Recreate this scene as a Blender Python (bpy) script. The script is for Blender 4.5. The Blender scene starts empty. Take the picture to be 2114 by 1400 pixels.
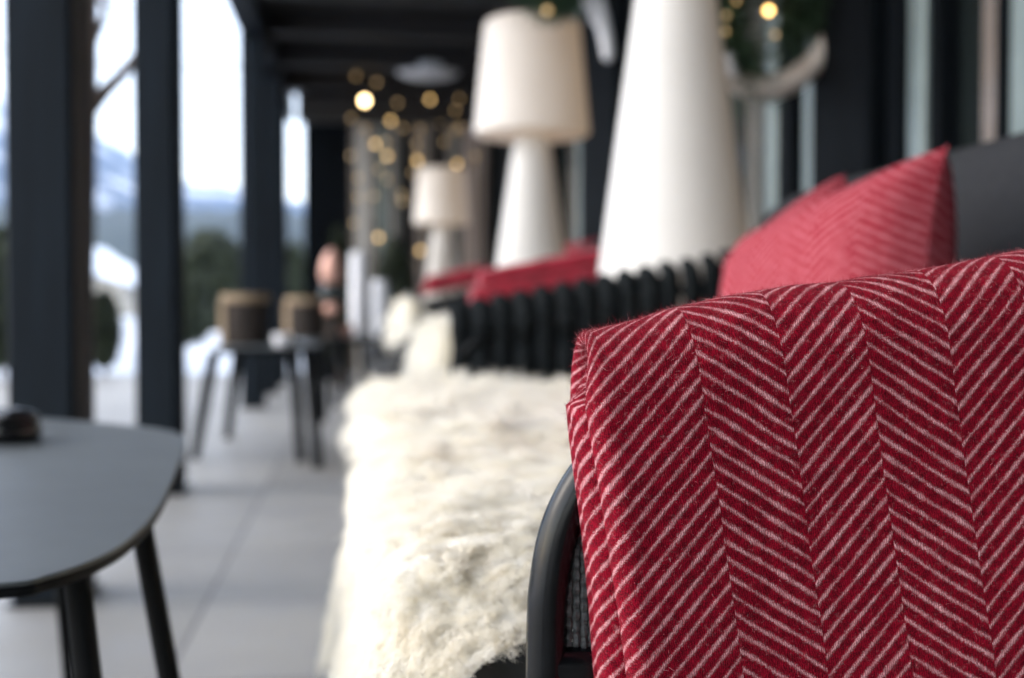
import bpy, math, random
import numpy as np
from mathutils import Vector, Matrix, noise as mnoise

random.seed(7)
rng = np.random.default_rng(7)
SC = bpy.context.scene
COL = SC.collection
R = math.radians

# ------------------------------------------------------------------ camera
EYE = Vector((0, 0, 0.70))
FPX = 2500.0                                   # focal length in pixels of the 2114 px photograph
YAW, PITCH = math.atan(317 / FPX), math.atan(65 / FPX)
cd = bpy.data.cameras.new('camera')
cam = bpy.data.objects.new('camera', cd)
COL.objects.link(cam)
cam.location = EYE
cam.rotation_euler = (R(90) - PITCH, 0, -YAW)
cd.sensor_width = 36
cd.lens = FPX / 2114 * 36
cd.clip_start = 0.02
cd.clip_end = 12000
cd.dof.use_dof = True
cd.dof.focus_distance = 0.605
cd.dof.aperture_fstop = 4.7
SC.camera = cam

# ------------------------------------------------------------------ sky, sun, exposure
SUN_EL, SUN_AZ = R(30), R(272)                 # compass angle from +Y, clockwise: from the open left side
w = bpy.data.worlds.new('World')
SC.world = w
w.use_nodes = True
nt = w.node_tree
sky = nt.nodes.new('ShaderNodeTexSky')
sky.sky_type = 'NISHITA'
sky.sun_disc = False
sky.sun_elevation = SUN_EL
sky.sun_rotation = SUN_AZ
sky.air_density = 1.0
sky.dust_density = 1.5
sky.ozone_density = 1.0
over = nt.nodes.new('ShaderNodeMix')             # bright thin overcast veiling the blue
over.data_type = 'RGBA'
over.blend_type = 'ADD'
over.inputs[0].default_value = 1.0
over.inputs[7].default_value = (5.9, 5.65, 5.2, 1)
nt.links.new(sky.outputs[0], over.inputs[6])
nt.links.new(over.outputs[2], nt.nodes['Background'].inputs[0])
nt.nodes['Background'].inputs[1].default_value = 0.15
sd = bpy.data.lights.new('sun', 'SUN')
sd.energy = 0.5
sd.angle = R(25)
sd.color = (1.0, 0.95, 0.88)
sun = bpy.data.objects.new('sun', sd)
COL.objects.link(sun)
sdir = Vector((math.sin(SUN_AZ) * math.cos(SUN_EL), math.cos(SUN_AZ) * math.cos(SUN_EL), math.sin(SUN_EL)))
sun.rotation_euler = sdir.to_track_quat('Z', 'Y').to_euler()
sun.location = (-6, -6, 8)

SC.view_settings.view_transform = 'Standard'
SC.view_settings.look = 'None'
SC.view_settings.gamma = 1
SC.view_settings.exposure = 1.42
SC.cycles.use_denoising = True
SC.cycles.max_bounces = 16
SC.cycles.diffuse_bounces = 12
SC.cycles.transmission_bounces = 12
SC.cycles.caustics_reflective = False
SC.cycles.caustics_refractive = False
SC.cycles.sample_clamp_indirect = 6

# ------------------------------------------------------------------ pixel -> point
_F = Vector((math.sin(YAW) * math.cos(PITCH), math.cos(YAW) * math.cos(PITCH), -math.sin(PITCH)))
_Rt = Vector((math.cos(YAW), -math.sin(YAW), 0))
_U = _Rt.cross(_F)


def at(px, py, X=None, Y=None, Z=None):
    d = _F + _Rt * ((px - 1057) / FPX) + _U * ((700 - py) / FPX)
    if X is not None:
        t = X / d.x
    elif Y is not None:
        t = Y / d.y
    else:
        t = (Z - EYE.z) / d.z
    return EYE + d * t


# ------------------------------------------------------------------ materials
class NT:
    def __init__(self, mat):
        self.t = mat.node_tree

    def n(self, typ, **kw):
        nd = self.t.nodes.new(typ)
        for k, v in kw.items():
            setattr(nd, k, v)
        return nd

    def put(self, sock, v):
        if hasattr(v, 'is_output') or isinstance(v, bpy.types.NodeSocket):
            self.t.links.new(v, sock)
        else:
            sock.default_value = v

    def m(self, op, a, b=0.0, c=0.0, clamp=False):
        nd = self.n('ShaderNodeMath', operation=op, use_clamp=clamp)
        for s, v in zip(nd.inputs, (a, b, c)):
            self.put(s, v)
        return nd.outputs[0]

    def mix(self, f, a, b, blend='MIX'):
        nd = self.n('ShaderNodeMix', data_type='RGBA', blend_type=blend)
        self.put(nd.inputs[0], f)
        self.put(nd.inputs[6], a if not isinstance(a, tuple) else (*a[:3], 1))
        self.put(nd.inputs[7], b if not isinstance(b, tuple) else (*b[:3], 1))
        return nd.outputs[2]

    def ramp(self, f, p0, p1):
        nd = self.n('ShaderNodeMapRange', interpolation_type='SMOOTHSTEP')
        self.put(nd.inputs[0], f)
        nd.inputs[1].default_value = p0
        nd.inputs[2].default_value = p1
        return nd.outputs[0]

    def noise(self, vec, scale, detail=3, rough=.55):
        nd = self.n('ShaderNodeTexNoise')
        if vec is not None:
            self.t.links.new(vec, nd.inputs['Vector'])
        nd.inputs['Scale'].default_value = scale
        nd.inputs['Detail'].default_value = detail
        nd.inputs['Roughness'].default_value = rough
        return nd.outputs[0]

    def scaled(self, vec, s):
        nd = self.n('ShaderNodeMapping')
        self.t.links.new(vec, nd.inputs[0])
        nd.inputs[3].default_value = s
        return nd.outputs[0]

    def bump(self, h, strength, dist):
        nd = self.n('ShaderNodeBump')
        nd.inputs['Strength'].default_value = strength
        nd.inputs['Distance'].default_value = dist
        self.t.links.new(h, nd.inputs['Height'])
        return nd.outputs[0]


def new_mat(name):
    m = bpy.data.materials.new(name)
    m.use_nodes = True
    t = NT(m)
    t.b = m.node_tree.nodes['Principled BSDF']
    t.co = t.n('ShaderNodeTexCoord')
    t.obj = t.co.outputs['Object']
    return m, t


def simple(name, c1, c2=None, rough=.6, scale=8, stretch=(1, 1, 1), bump=0, bscale=None, bdist=.002, metal=0, spec=.5, sheen=0,
           emit=None, estr=0, coat=0):
    m, t = new_mat(name)
    c2 = c2 or tuple(x * .75 for x in c1)
    v = t.scaled(t.obj, stretch)
    f = t.ramp(t.noise(v, scale, 5), .3, .7)
    t.put(t.b.inputs['Base Color'], t.mix(f, c1, c2))
    t.b.inputs['Roughness'].default_value = rough
    t.b.inputs['Metallic'].default_value = metal
    t.b.inputs['Specular IOR Level'].default_value = spec
    t.b.inputs['Sheen Weight'].default_value = sheen
    t.b.inputs['Coat Weight'].default_value = coat
    if emit:
        t.b.inputs['Emission Color'].default_value = (*emit, 1)
        t.b.inputs['Emission Strength'].default_value = estr
    if bump:
        t.put(t.b.inputs['Normal'], t.bump(t.noise(v, bscale or scale * 4, 6), bump, bdist))
    return m


def herringbone(name, half, period, slope, peak, red, deep, light, duty, run_on=False):
    """wool twill from the cloth's own UV in metres: chevron columns of pale yarn on red"""
    m, t = new_mat(name)
    uv = t.co.outputs['UV']
    nz = t.n('ShaderNodeTexNoise')
    nz.inputs['Scale'].default_value = 34
    nz.inputs['Detail'].default_value = 3
    t.t.links.new(uv, nz.inputs['Vector'])
    sep0 = t.n('ShaderNodeSeparateXYZ')
    t.t.links.new(uv, sep0.inputs[0])
    wob = t.m('MULTIPLY', t.m('SUBTRACT', nz.outputs[0], .5), .0024 * half / .045)
    nz2 = t.noise(uv, 420, 2)
    wob2 = t.m('MULTIPLY', t.m('SUBTRACT', nz2, .5), .0016 * half / .045)
    u = t.m('ADD', sep0.outputs[0], t.m('MULTIPLY', wob, .8))
    v = t.m('ADD', t.m('ADD', sep0.outputs[1], wob), wob2)
    c = t.m('DIVIDE', t.m('SUBTRACT', u, peak), half)
    fl = t.m('FLOOR', c)
    par = t.m('FLOORED_MODULO', fl, 2.0)
    fr = t.m('FRACT', c)
    dist = t.m('MULTIPLY', t.m('ABSOLUTE', t.m('SUBTRACT', par, fr)), half)
    if run_on:                                   # left of the first peak the rib carries on round the folded edge
        left = t.m('LESS_THAN', u, peak)
        par = t.m('MAXIMUM', par, left)
        dist = t.m('ADD', t.m('MULTIPLY', dist, t.m('SUBTRACT', 1.0, left)), t.m('MULTIPLY', t.m('SUBTRACT', peak, u), left))
    tt = t.m('ADD', t.m('DIVIDE', t.m('ADD', v, t.m('MULTIPLY', dist, slope)), period), t.m('MULTIPLY', par, .38))
    ph = t.m('ABSOLUTE', t.m('SUBTRACT', t.m('FRACT', tt), .5))           # 0 in the pale rib, .5 in the red
    yarn = t.noise(t.scaled(uv, (1, 1.3, 1)), 900, 3, .7)
    big = t.noise(uv, 60, 3)
    edge = t.m('ADD', t.m('ADD', ph, t.m('MULTIPLY', t.m('SUBTRACT', yarn, .5), .62)), t.m('MULTIPLY', t.m('SUBTRACT', big, .5), .36))
    f = t.m('SUBTRACT', 1.0, t.ramp(edge, duty * .5 - .10, duty * .5 + .13))
    # twist of the yarn inside the pale rib: little slanted breaks along it
    wv = t.n('ShaderNodeTexWave', wave_type='BANDS', bands_direction='X')
    wv.inputs['Scale'].default_value = 260 * .045 / half
    wv.inputs['Distortion'].default_value = 9
    wv.inputs['Detail'].default_value = 2
    t.t.links.new(uv, wv.inputs['Vector'])
    f = t.m('MULTIPLY', f, t.m('ADD', .45, t.m('MULTIPLY', t.ramp(t.noise(uv, 130, 3, .6), .3, .62), .55)))
    f = t.m('MULTIPLY', f, t.m('ADD', .70, t.m('MULTIPLY', wv.outputs[0], .30)))
    redv = t.mix(t.ramp(t.m('ADD', t.m('MULTIPLY', yarn, .6), t.m('MULTIPLY', t.noise(uv, 170, 4, .7), .4)), .36, .66), deep, red)
    redv = t.mix(t.m('MULTIPLY', t.ramp(t.noise(uv, 240, 4, .7), .56, .8), .30), redv, light)
    base = t.mix(f, redv, light)
    t.put(t.b.inputs['Base Color'], base)
    t.b.inputs['Roughness'].default_value = .95
    t.b.inputs['Specular IOR Level'].default_value = .06
    t.b.inputs['Sheen Weight'].default_value = .05
    t.b.inputs['Sheen Roughness'].default_value = .6
    t.b.inputs['Sheen Tint'].default_value = (1, .45, .5, 1)
    h = t.m('ADD', t.m('MULTIPLY', f, .9), t.m('ADD', t.m('MULTIPLY', yarn, .8), t.m('MULTIPLY', wv.outputs[0], .3)))
    t.put(t.b.inputs['Normal'], t.bump(h, .8, .0011 * half / .045))
    return m


M = {}
M['post'] = simple('dark stained timber', (.0075, .012, .0175), (.0045, .007, .010), rough=.65, spec=.12, scale=3, stretch=(9, 9, .6), bump=.5, bscale=14)
M['brown'] = simple('brown weathered timber', (.036, .026, .021), (.018, .014, .012), rough=.7, scale=3, stretch=(9, 9, .6), bump=.4)
M['roof'] = simple('dark brown boards', (.017, .014, .012), (.008, .007, .006), rough=.7, scale=2, stretch=(.6, 9, 9), bump=.5, bscale=10)
M['navy'] = simple('navy painted timber', (.005, .0065, .0085), (.003, .0042, .0055), rough=.7, spec=.04, scale=5, stretch=(5, 5, .6), bump=.2)
M['steel'] = simple('matt black powder coat', (.0018, .0023, .003), (.0013, .0017, .0022), rough=.24, spec=.30, scale=60, bump=.12, bscale=900, bdist=.0004)
M['matt'] = simple('dull black paint', (.0035, .0042, .005), (.0024, .003, .0036), rough=.65, scale=60, spec=.10)
M['table'] = simple('grey matt laminate', (.060, .070, .075), (.048, .056, .061), rough=.5, spec=.28, scale=12, bump=.05, bscale=700, bdist=.0003)
M['weave'] = simple('charcoal woven rope', (.020, .0235, .026), (.008, .0098, .011), rough=.95, spec=.08, scale=60, stretch=(1, 1, 3), bump=.7, bscale=260, bdist=.002)
M['cushion'] = simple('grey outdoor fabric', (.024, .0255, .029), (.017, .018, .021), rough=.9, scale=120, bump=.5, bscale=600, bdist=.001, spec=.15)
M['seat'] = simple('charcoal outdoor fabric', (.012, .013, .015), (.008, .009, .010), rough=.9, scale=120, bump=.5, bscale=600, bdist=.001)
M['lampwhite'] = simple('white moulded plastic', (.80, .80, .79), (.77, .77, .76), rough=.45, scale=4, bump=.05, bscale=40)
M['lampbase'] = simple('white moulded plastic with added glow', (.57, .57, .565), (.545, .545, .54), rough=.5, scale=4, emit=(1.0, .74, .52), estr=.045)  # faint warm emission stands in for lamplight falling on the cone
M['shade'] = simple('lit white lampshade', (.60, .595, .585), (.575, .57, .56), rough=.6, scale=4, emit=(1.0, .70, .46), estr=.10)
M['skin'] = simple('sheepskin hide', (.8, .76, .68), (.7, .65, .56), rough=.95, scale=14, bump=.5)
M['snow'] = simple('snow', (.66, .71, .80), (.58, .64, .73), rough=.8, scale=1.5, bump=.5, bscale=3, bdist=.05)
M['bark'] = simple('bare tree bark', (.135, .105, .088), (.07, .054, .046), rough=.9, scale=6, stretch=(4, 4, .6), bump=.9, bscale=16, bdist=.01)
M['leaf'] = simple('evergreen foliage', (.024, .036, .012), (.008, .014, .005), rough=.7, scale=7)
M['needle'] = simple('fir needles', (.035, .085, .040), (.02, .045, .022), rough=.6, scale=30)
M['birch'] = simple('pale birch wood', (.78, .72, .67), (.55, .46, .40), rough=.8, scale=14, bump=.5)
M['white'] = simple('white glazed ceramic', (.74, .74, .78), (.68, .68, .72), rough=.35, scale=6)
M['black'] = simple('gloss black ceramic', (.006, .006, .007), (.004, .004, .005), rough=.15, scale=6, spec=.4)
M['copper'] = simple('rose copper', (.52, .30, .24), (.42, .23, .18), rough=.42, scale=6, metal=.4)
M['darkglass'] = simple('dark smoked glass', (.012, .018, .014), (.008, .012, .01), rough=.12, scale=6)
M['tan'] = simple('tan split willow', (.34, .25, .16), (.20, .14, .085), rough=.8, scale=12, stretch=(1, 1, .3), bump=.6)
M['umber'] = simple('dark brown bark', (.030, .019, .013), (.010, .0065, .0045), rough=.85, scale=10, stretch=(3, 3, .3), bump=.8)
M['curtain'] = simple('pale linen curtain', (.55, .53, .50), (.46, .44, .42), rough=.9, scale=10, stretch=(6, 6, .3), bump=.3)
M['blush'] = simple('blush beige linen', (.50, .42, .38), (.42, .34, .31), rough=.9, scale=10, stretch=(6, 6, .3), bump=.3)
M['pale_strip'] = simple('pale grey green metal and reflected sky', (.20, .25, .25), (.16, .20, .20), rough=.4, scale=4, metal=.2)
M['inside'] = simple('dark brown room wall', (.045, .036, .030), (.028, .022, .018), rough=.8, scale=2)
M['stone'] = simple('beige render', (.36, .33, .28), (.28, .25, .21), rough=.9, scale=3, bump=.4)
M['cable'] = simple('grey cable', (.2, .2, .22), rough=.6)
M['bulb'] = simple('lit warm bulb', (.9, .8, .6), rough=.4, emit=(1.0, .56, .16), estr=4)
M['bulb_soft'] = simple('lit dim warm bulb', (.9, .8, .6), rough=.4, emit=(1.0, .68, .32), estr=2)
M['ceil_light'] = simple('white disc lamp', (.75, .75, .76), rough=.5, scale=4)
M['pane'] = None
gm, gt = new_mat('window glass')
gt.b.inputs['Base Color'].default_value = (.85, .93, .92, 1)
gt.b.inputs['Roughness'].default_value = .02
gt.b.inputs['Alpha'].default_value = .15
gt.b.inputs['IOR'].default_value = 1.52
gt.put(gt.b.inputs['Normal'], gt.bump(gt.noise(gt.obj, 1.5, 2), .05, .02))
gt.put(gt.b.inputs['Base Color'], gt.mix(gt.noise(gt.obj, 3), (.05, .065, .065), (.035, .05, .05)))
M['pane'] = gm

M['blanket'] = herringbone('red herringbone wool', .0447, .0097, .86, .047, (.29, .002, .018), (.060, .0003, .004), (.71, .355, .38), .195, True)
M['pillow'] = herringbone('red herringbone pillow wool', .06, .0140, .62, .02, (.29, .009, .026), (.18, .004, .013), (.54, .17, .20), .44)
M['blanket_far'] = simple('red wool throw', (.30, .008, .026), (.20, .005, .016), rough=.95, scale=25, bump=.4, sheen=.15)

# wool fibres: cream, with warmer and greyer locks that belong to the fleece
wm, wt = new_mat('cream wool')
fa = wt.n('ShaderNodeAttribute', attribute_name='lock')
base = wt.mix(wt.ramp(fa.outputs['Fac'], .1, .9), (.975, .955, .90), (.96, .925, .835))
base = wt.mix(wt.m('MULTIPLY', wt.ramp(wt.noise(wt.obj, 11, 3), .55, .75), .4), base, (.92, .86, .75))
wt.put(wt.b.inputs['Base Color'], base)
wt.b.inputs['Roughness'].default_value = .75
wt.b.inputs['Specular IOR Level'].default_value = .25
tr = wt.n('ShaderNodeBsdfTranslucent')
wt.t.links.new(base, tr.inputs[0])
mxs = wt.n('ShaderNodeMixShader')
mxs.inputs[0].default_value = .55
wt.t.links.new(wt.b.outputs[0], mxs.inputs[1])
wt.t.links.new(tr.outputs[0], mxs.inputs[2])
wt.t.links.new(mxs.outputs[0], wm.node_tree.nodes['Material Output'].inputs[0])
M['wool'] = wm

# large floor slabs: joints, mottling, a tone of its own for each slab
fm, ft = new_mat('grey stone slabs')
sp = ft.n('ShaderNodeSeparateXYZ')
ft.t.links.new(ft.obj, sp.inputs[0])
TX, TY = .62, .62
cx = ft.m('DIVIDE', ft.m('ADD', sp.outputs[0], .36), TX)
cy = ft.m('DIVIDE', ft.m('ADD', sp.outputs[1], .18), TY)
ex = ft.m('MULTIPLY', ft.m('SUBTRACT', .5, ft.m('ABSOLUTE', ft.m('SUBTRACT', ft.m('FRACT', cx), .5))), TX)
ey = ft.m('MULTIPLY', ft.m('SUBTRACT', .5, ft.m('ABSOLUTE', ft.m('SUBTRACT', ft.m('FRACT', cy), .5))), TY)
jd = ft.m('MINIMUM', ex, ey)
joint = ft.ramp(jd, .002, .006)
cmb = ft.n('ShaderNodeCombineXYZ')
ft.t.links.new(ft.m('FLOOR', cx), cmb.inputs[0])
ft.t.links.new(ft.m('FLOOR', cy), cmb.inputs[1])
wn = ft.n('ShaderNodeTexWhiteNoise')
ft.t.links.new(cmb.outputs[0], wn.inputs[0])
c = ft.mix(wn.outputs[0], (.195, .193, .184), (.265, .262, .252))
c = ft.mix(ft.m('MULTIPLY', ft.ramp(ft.noise(ft.obj, 3.2, 6, .65), .35, .7), .5), c, (.23, .235, .25))
c = ft.mix(ft.m('MULTIPLY', ft.ramp(ft.noise(ft.obj, 1.1, 4, .6), .45, .62), .45), c, (.20, .202, .205))
c = ft.mix(ft.m('MULTIPLY', ft.ramp(ft.noise(ft.obj, 60, 4), .5, .75), .35), c, (.18, .185, .20))
c = ft.mix(joint, (.085, .085, .09), c)
ft.put(ft.b.inputs['Base Color'], c)
ft.put(ft.b.inputs['Roughness'], ft.m('ADD', .42, ft.m('MULTIPLY', ft.noise(ft.obj, 5), .3)))
ft.put(ft.b.inputs['Normal'], ft.bump(ft.m('ADD', joint, ft.m('MULTIPLY', ft.noise(ft.obj, 90, 4), .25)), .4, .003))
M['floor'] = fm

# far slopes: dark forest with snow lying in patches and higher up
mm, mt = new_mat('forest and snow slope')
ms = mt.n('ShaderNodeSeparateXYZ')
mt.t.links.new(mt.obj, ms.inputs[0])
nz = mt.noise(mt.obj, .006, 6, .65)
sn = mt.ramp(mt.m('ADD', nz, mt.m('MULTIPLY', ms.outputs[2], .0004)), .57, .70)
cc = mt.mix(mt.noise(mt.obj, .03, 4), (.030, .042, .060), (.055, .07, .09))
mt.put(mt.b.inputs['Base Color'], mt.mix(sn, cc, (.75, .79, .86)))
mt.b.inputs['Roughness'].default_value = .95
M['slope'] = mm
M['forest'] = simple('dark conifer forest', (.030, .042, .036), (.016, .024, .022), rough=.95, scale=.08)


# ------------------------------------------------------------------ mesh helpers
class MB:
    def __init__(self):
        self.v, self.f, self.uv = [], [], []

    def quad_grid(self, P, close_u=False, close_v=False, uv=None):
        nu, nv = len(P), len(P[0])
        o = len(self.v)
        for row in P:
            self.v.extend([tuple(p) for p in row])
        for i in range(nu if close_u else nu - 1):
            for j in range(nv if close_v else nv - 1):
                a, b = i, (i + 1) % nu
                c, d = j, (j + 1) % nv
                self.f.append((o + a * nv + c, o + b * nv + c, o + b * nv + d, o + a * nv + d))
        return self

    def box(self, x0, x1, y0, y1, z0, z1, bev=0.0):
        """box with chamfered vertical and horizontal edges"""
        xs, ys, zs = sorted((x0, x1)), sorted((y0, y1)), sorted((z0, z1))
        b = min(bev, (xs[1] - xs[0]) * .3, (ys[1] - ys[0]) * .3, (zs[1] - zs[0]) * .3)
        o = len(self.v)
        if b <= 0:
            for z in zs:
                for x, y in ((xs[0], ys[0]), (xs[1], ys[0]), (xs[1], ys[1]), (xs[0], ys[1])):
                    self.v.append((x, y, z))
            self.f += [tuple(o + i for i in q) for q in ((0, 3, 2, 1), (4, 5, 6, 7), (0, 1, 5, 4), (1, 2, 6, 5), (2, 3, 7, 6), (3, 0, 4, 7))]
            return self
        def ring(i, z):
            X0, X1, Y0, Y1 = xs[0] + i, xs[1] - i, ys[0] + i, ys[1] - i
            return [(X0 + b, Y0, z), (X1 - b, Y0, z), (X1, Y0 + b, z), (X1, Y1 - b, z), (X1 - b, Y1, z), (X0 + b, Y1, z), (X0, Y1 - b, z), (X0, Y0 + b, z)]
        rings = [ring(b, zs[0]), ring(0, zs[0] + b), ring(0, zs[1] - b), ring(b, zs[1])]
        for r in rings:
            self.v.extend(r)
        for k in range(3):
            for j in range(8):
                self.f.append((o + k * 8 + j, o + k * 8 + (j + 1) % 8, o + k * 8 + 8 + (j + 1) % 8, o + k * 8 + 8 + j))
        self.f.append(tuple(o + j for j in reversed(range(8))))
        self.f.append(tuple(o + 24 + j for j in range(8)))
        return self

    def tube(self, pts, rad, n=12, smooth=0, flat=1.0):
        P = [Vector(p) for p in pts]
        rr = list(rad) if hasattr(rad, '__len__') else [rad] * len(P)
        if smooth:
            P, rr = catmull(P, rr, smooth)
        t0 = (P[1] - P[0]).normalized()
        a = t0.orthogonal().normalized()
        o = len(self.v)
        for i, p in enumerate(P):
            t = (P[min(i + 1, len(P) - 1)] - P[max(i - 1, 0)]).normalized()
            a = (a - t * a.dot(t)).normalized()
            b = t.cross(a)
            for k in range(n):
                an = 2 * math.pi * k / n
                self.v.append(tuple(p + (a * math.cos(an) + b * math.sin(an) * flat) * rr[i]))
        for i in range(len(P) - 1):
            for k in range(n):
                k2 = (k + 1) % n
                self.f.append((o + i * n + k, o + i * n + k2, o + (i + 1) * n + k2, o + (i + 1) * n + k))
        self.f.append(tuple(o + k for k in reversed(range(n))))
        self.f.append(tuple(o + (len(P) - 1) * n + k for k in range(n)))
        return self

    def lathe(self, prof, cx=0, cy=0, n=48):
        o = len(self.v)
        for r, z in prof:
            for k in range(n):
                a = 2 * math.pi * k / n
                self.v.append((cx + r * math.cos(a), cy + r * math.sin(a), z))
        for i in range(len(prof) - 1):
            for k in range(n):
                k2 = (k + 1) % n
                self.f.append((o + i * n + k, o + i * n + k2, o + (i + 1) * n + k2, o + (i + 1) * n + k))
        self.f.append(tuple(o + k for k in reversed(range(n))))
        self.f.append(tuple(o + (len(prof) - 1) * n + k for k in range(n)))
        return self

    def ball(self, c, r, n=12, squash=1.0):
        prof = [(max(1e-4, r * math.sin(math.pi * i / n)), -r * squash * math.cos(math.pi * i / n)) for i in range(n + 1)]
        o = len(self.v)
        self.lathe(prof, n=n + 4)
        for i in range(o, len(self.v)):
            x, y, z = self.v[i]
            self.v[i] = (x + c[0], y + c[1], z + c[2])
        return self

    def slab(self, outline, z0, z1, bev=.004):
        """flat plate with rounded rim from a closed plan outline"""
        n = len(outline)
        cxm = sum(p[0] for p in outline) / n
        cym = sum(p[1] for p in outline) / n
        def ring(inset, z):
            out = []
            for x, y in outline:
                d = math.hypot(x - cxm, y - cym)
                k = 1 - inset / d
                out.append((cxm + (x - cxm) * k, cym + (y - cym) * k, z))
            return out
        rs = [ring(bev * 2.5, z0), ring(bev * .3, z0 + bev), ring(0, (z0 + z1) / 2), ring(bev * .3, z1 - bev * .4), ring(bev * 1.2, z1)]
        o = len(self.v)
        for r in rs:
            self.v.extend(r)
        for k in range(len(rs) - 1):
            for j in range(n):
                self.f.append((o + k * n + j, o + k * n + (j + 1) % n, o + (k + 1) * n + (j + 1) % n, o + (k + 1) * n + j))
        self.f.append(tuple(o + j for j in reversed(range(n))))
        self.f.append(tuple(o + (len(rs) - 1) * n + j for j in range(n)))
        return self

    def build(self, name, mat, parent=None, smooth=True, angle=40):
        me = bpy.data.meshes.new(name)
        org = parent['_w'] if parent is not None and '_w' in parent else (0, 0, 0)
        me.from_pydata([(x - org[0], y - org[1], z - org[2]) for x, y, z in self.v], [], self.f)
        return finish(name, me, mat, parent, smooth, angle)


def catmull(P, rr, k):
    out, ro = [], []
    for i in range(len(P) - 1):
        p0, p1, p2, p3 = P[max(i - 1, 0)], P[i], P[i + 1], P[min(i + 2, len(P) - 1)]
        for s in range(k):
            t = s / k
            out.append(.5 * ((2 * p1) + (p2 - p0) * t + (2 * p0 - 5 * p1 + 4 * p2 - p3) * t * t + (3 * p1 - p0 - 3 * p2 + p3) * t ** 3))
            ro.append(rr[i] * (1 - t) + rr[i + 1] * t)
    return out + [P[-1]], ro + [rr[-1]]


def closed_spline(pts, k=6):
    n = len(pts)
    P = [Vector((*p, 0)) for p in pts]
    out = []
    for i in range(n):
        p0, p1, p2, p3 = P[i - 1], P[i], P[(i + 1) % n], P[(i + 2) % n]
        for s in range(k):
            t = s / k
            q = .5 * ((2 * p1) + (p2 - p0) * t + (2 * p0 - 5 * p1 + 4 * p2 - p3) * t * t + (3 * p1 - p0 - 3 * p2 + p3) * t ** 3)
            out.append((q.x, q.y))
    return out


def finish(name, me, mat, parent=None, smooth=True, angle=40):
    if mat:
        me.materials.append(mat)
    if smooth:
        me.shade_smooth()
        if angle:
            me.set_sharp_from_angle(angle=R(angle))
    o = bpy.data.objects.new(name, me)
    COL.objects.link(o)
    if parent is not None:
        o.parent = parent
        if '_w' in parent:
            o['_w'] = parent['_w']
    return o


def tag(o, label, cat, group=None):
    o['label'] = label
    o['category'] = cat
    if group:
        o['group'] = group
    return o


def struct(o, kind='structure'):
    o['kind'] = kind
    return o


def thing(name, loc, label, cat, group=None):
    """an Empty at the thing's base; parts are given in world coordinates and stored relative to it"""
    o = bpy.data.objects.new(name, None)
    o.empty_display_size = .1
    COL.objects.link(o)
    o.location = loc
    o['_w'] = tuple(loc)
    return tag(o, label, cat, group)


def dup(o, loc, label=None, parent=None):
    c = o.copy()
    COL.objects.link(c)
    if parent is not None:
        c.parent = parent
    else:
        c.location = loc
        c['label'] = label
    for ch in list(o.children):
        dup(ch, None, None, c)
    return c


def raw_mesh(name, V, F4, lock=None, uv=None):
    me = bpy.data.meshes.new(name)
    n, k = F4.shape
    me.vertices.add(len(V))
    me.vertices.foreach_set('co', np.ascontiguousarray(V, dtype=np.float32).ravel())
    me.loops.add(n * k)
    me.loops.foreach_set('vertex_index', np.ascontiguousarray(F4, dtype=np.int32).ravel())
    me.polygons.add(n)
    me.polygons.foreach_set('loop_start', np.arange(0, n * k, k, dtype=np.int32))
    me.polygons.foreach_set('loop_total', np.full(n, k, dtype=np.int32))
    me.update(calc_edges=True)
    if lock is not None:
        a = me.attributes.new('lock', 'FLOAT', 'POINT')
        a.data.foreach_set('value', lock.astype(np.float32))
    if uv is not None:
        l = me.uv_layers.new(name='cloth')
        l.data.foreach_set('uv', uv[F4.ravel()].astype(np.float32).ravel())
    return me


def grid_faces(nu, nv, off=0):
    i, j = np.meshgrid(np.arange(nu - 1), np.arange(nv - 1), indexing='ij')
    a = off + i * nv + j
    return np.stack([a, a + nv, a + nv + 1, a + 1], -1).reshape(-1, 4)


def grid_normals(G):
    du = np.gradient(G, axis=0)
    dv = np.gradient(G, axis=1)
    n = np.cross(du, dv)
    return n / (np.linalg.norm(n, axis=2, keepdims=True) + 1e-12)


def bil(G, a, b):
    nu, nv = G.shape[:2]
    x, y = a * (nu - 1), b * (nv - 1)
    i, j = np.minimum(x.astype(int), nu - 2), np.minimum(y.astype(int), nv - 2)
    fx, fy = (x - i)[:, None], (y - j)[:, None]
    return G[i, j] * (1 - fx) * (1 - fy) + G[i + 1, j] * fx * (1 - fy) + G[i, j + 1] * (1 - fx) * fy + G[i + 1, j + 1] * fx * fy


def ribbons(C, width, side):
    """C: (n, k, 3) strand points -> flat tapering ribbons"""
    n, k = C.shape[:2]
    tap = np.linspace(1, .25, k)[None, :, None] * np.asarray(width).reshape(-1, 1, 1) * .5
    s = side[:, None, :]
    V = np.stack([C - s * tap, C + s * tap], 2).reshape(n * k * 2, 3)
    base = (np.arange(n) * k * 2)[:, None] + (np.arange(k - 1) * 2)[None, :]
    F = np.stack([base, base + 1, base + 3, base + 2], -1).reshape(-1, 4)
    return V, F


def unit(a):
    return a / (np.linalg.norm(a, axis=-1, keepdims=True) + 1e-12)


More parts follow.
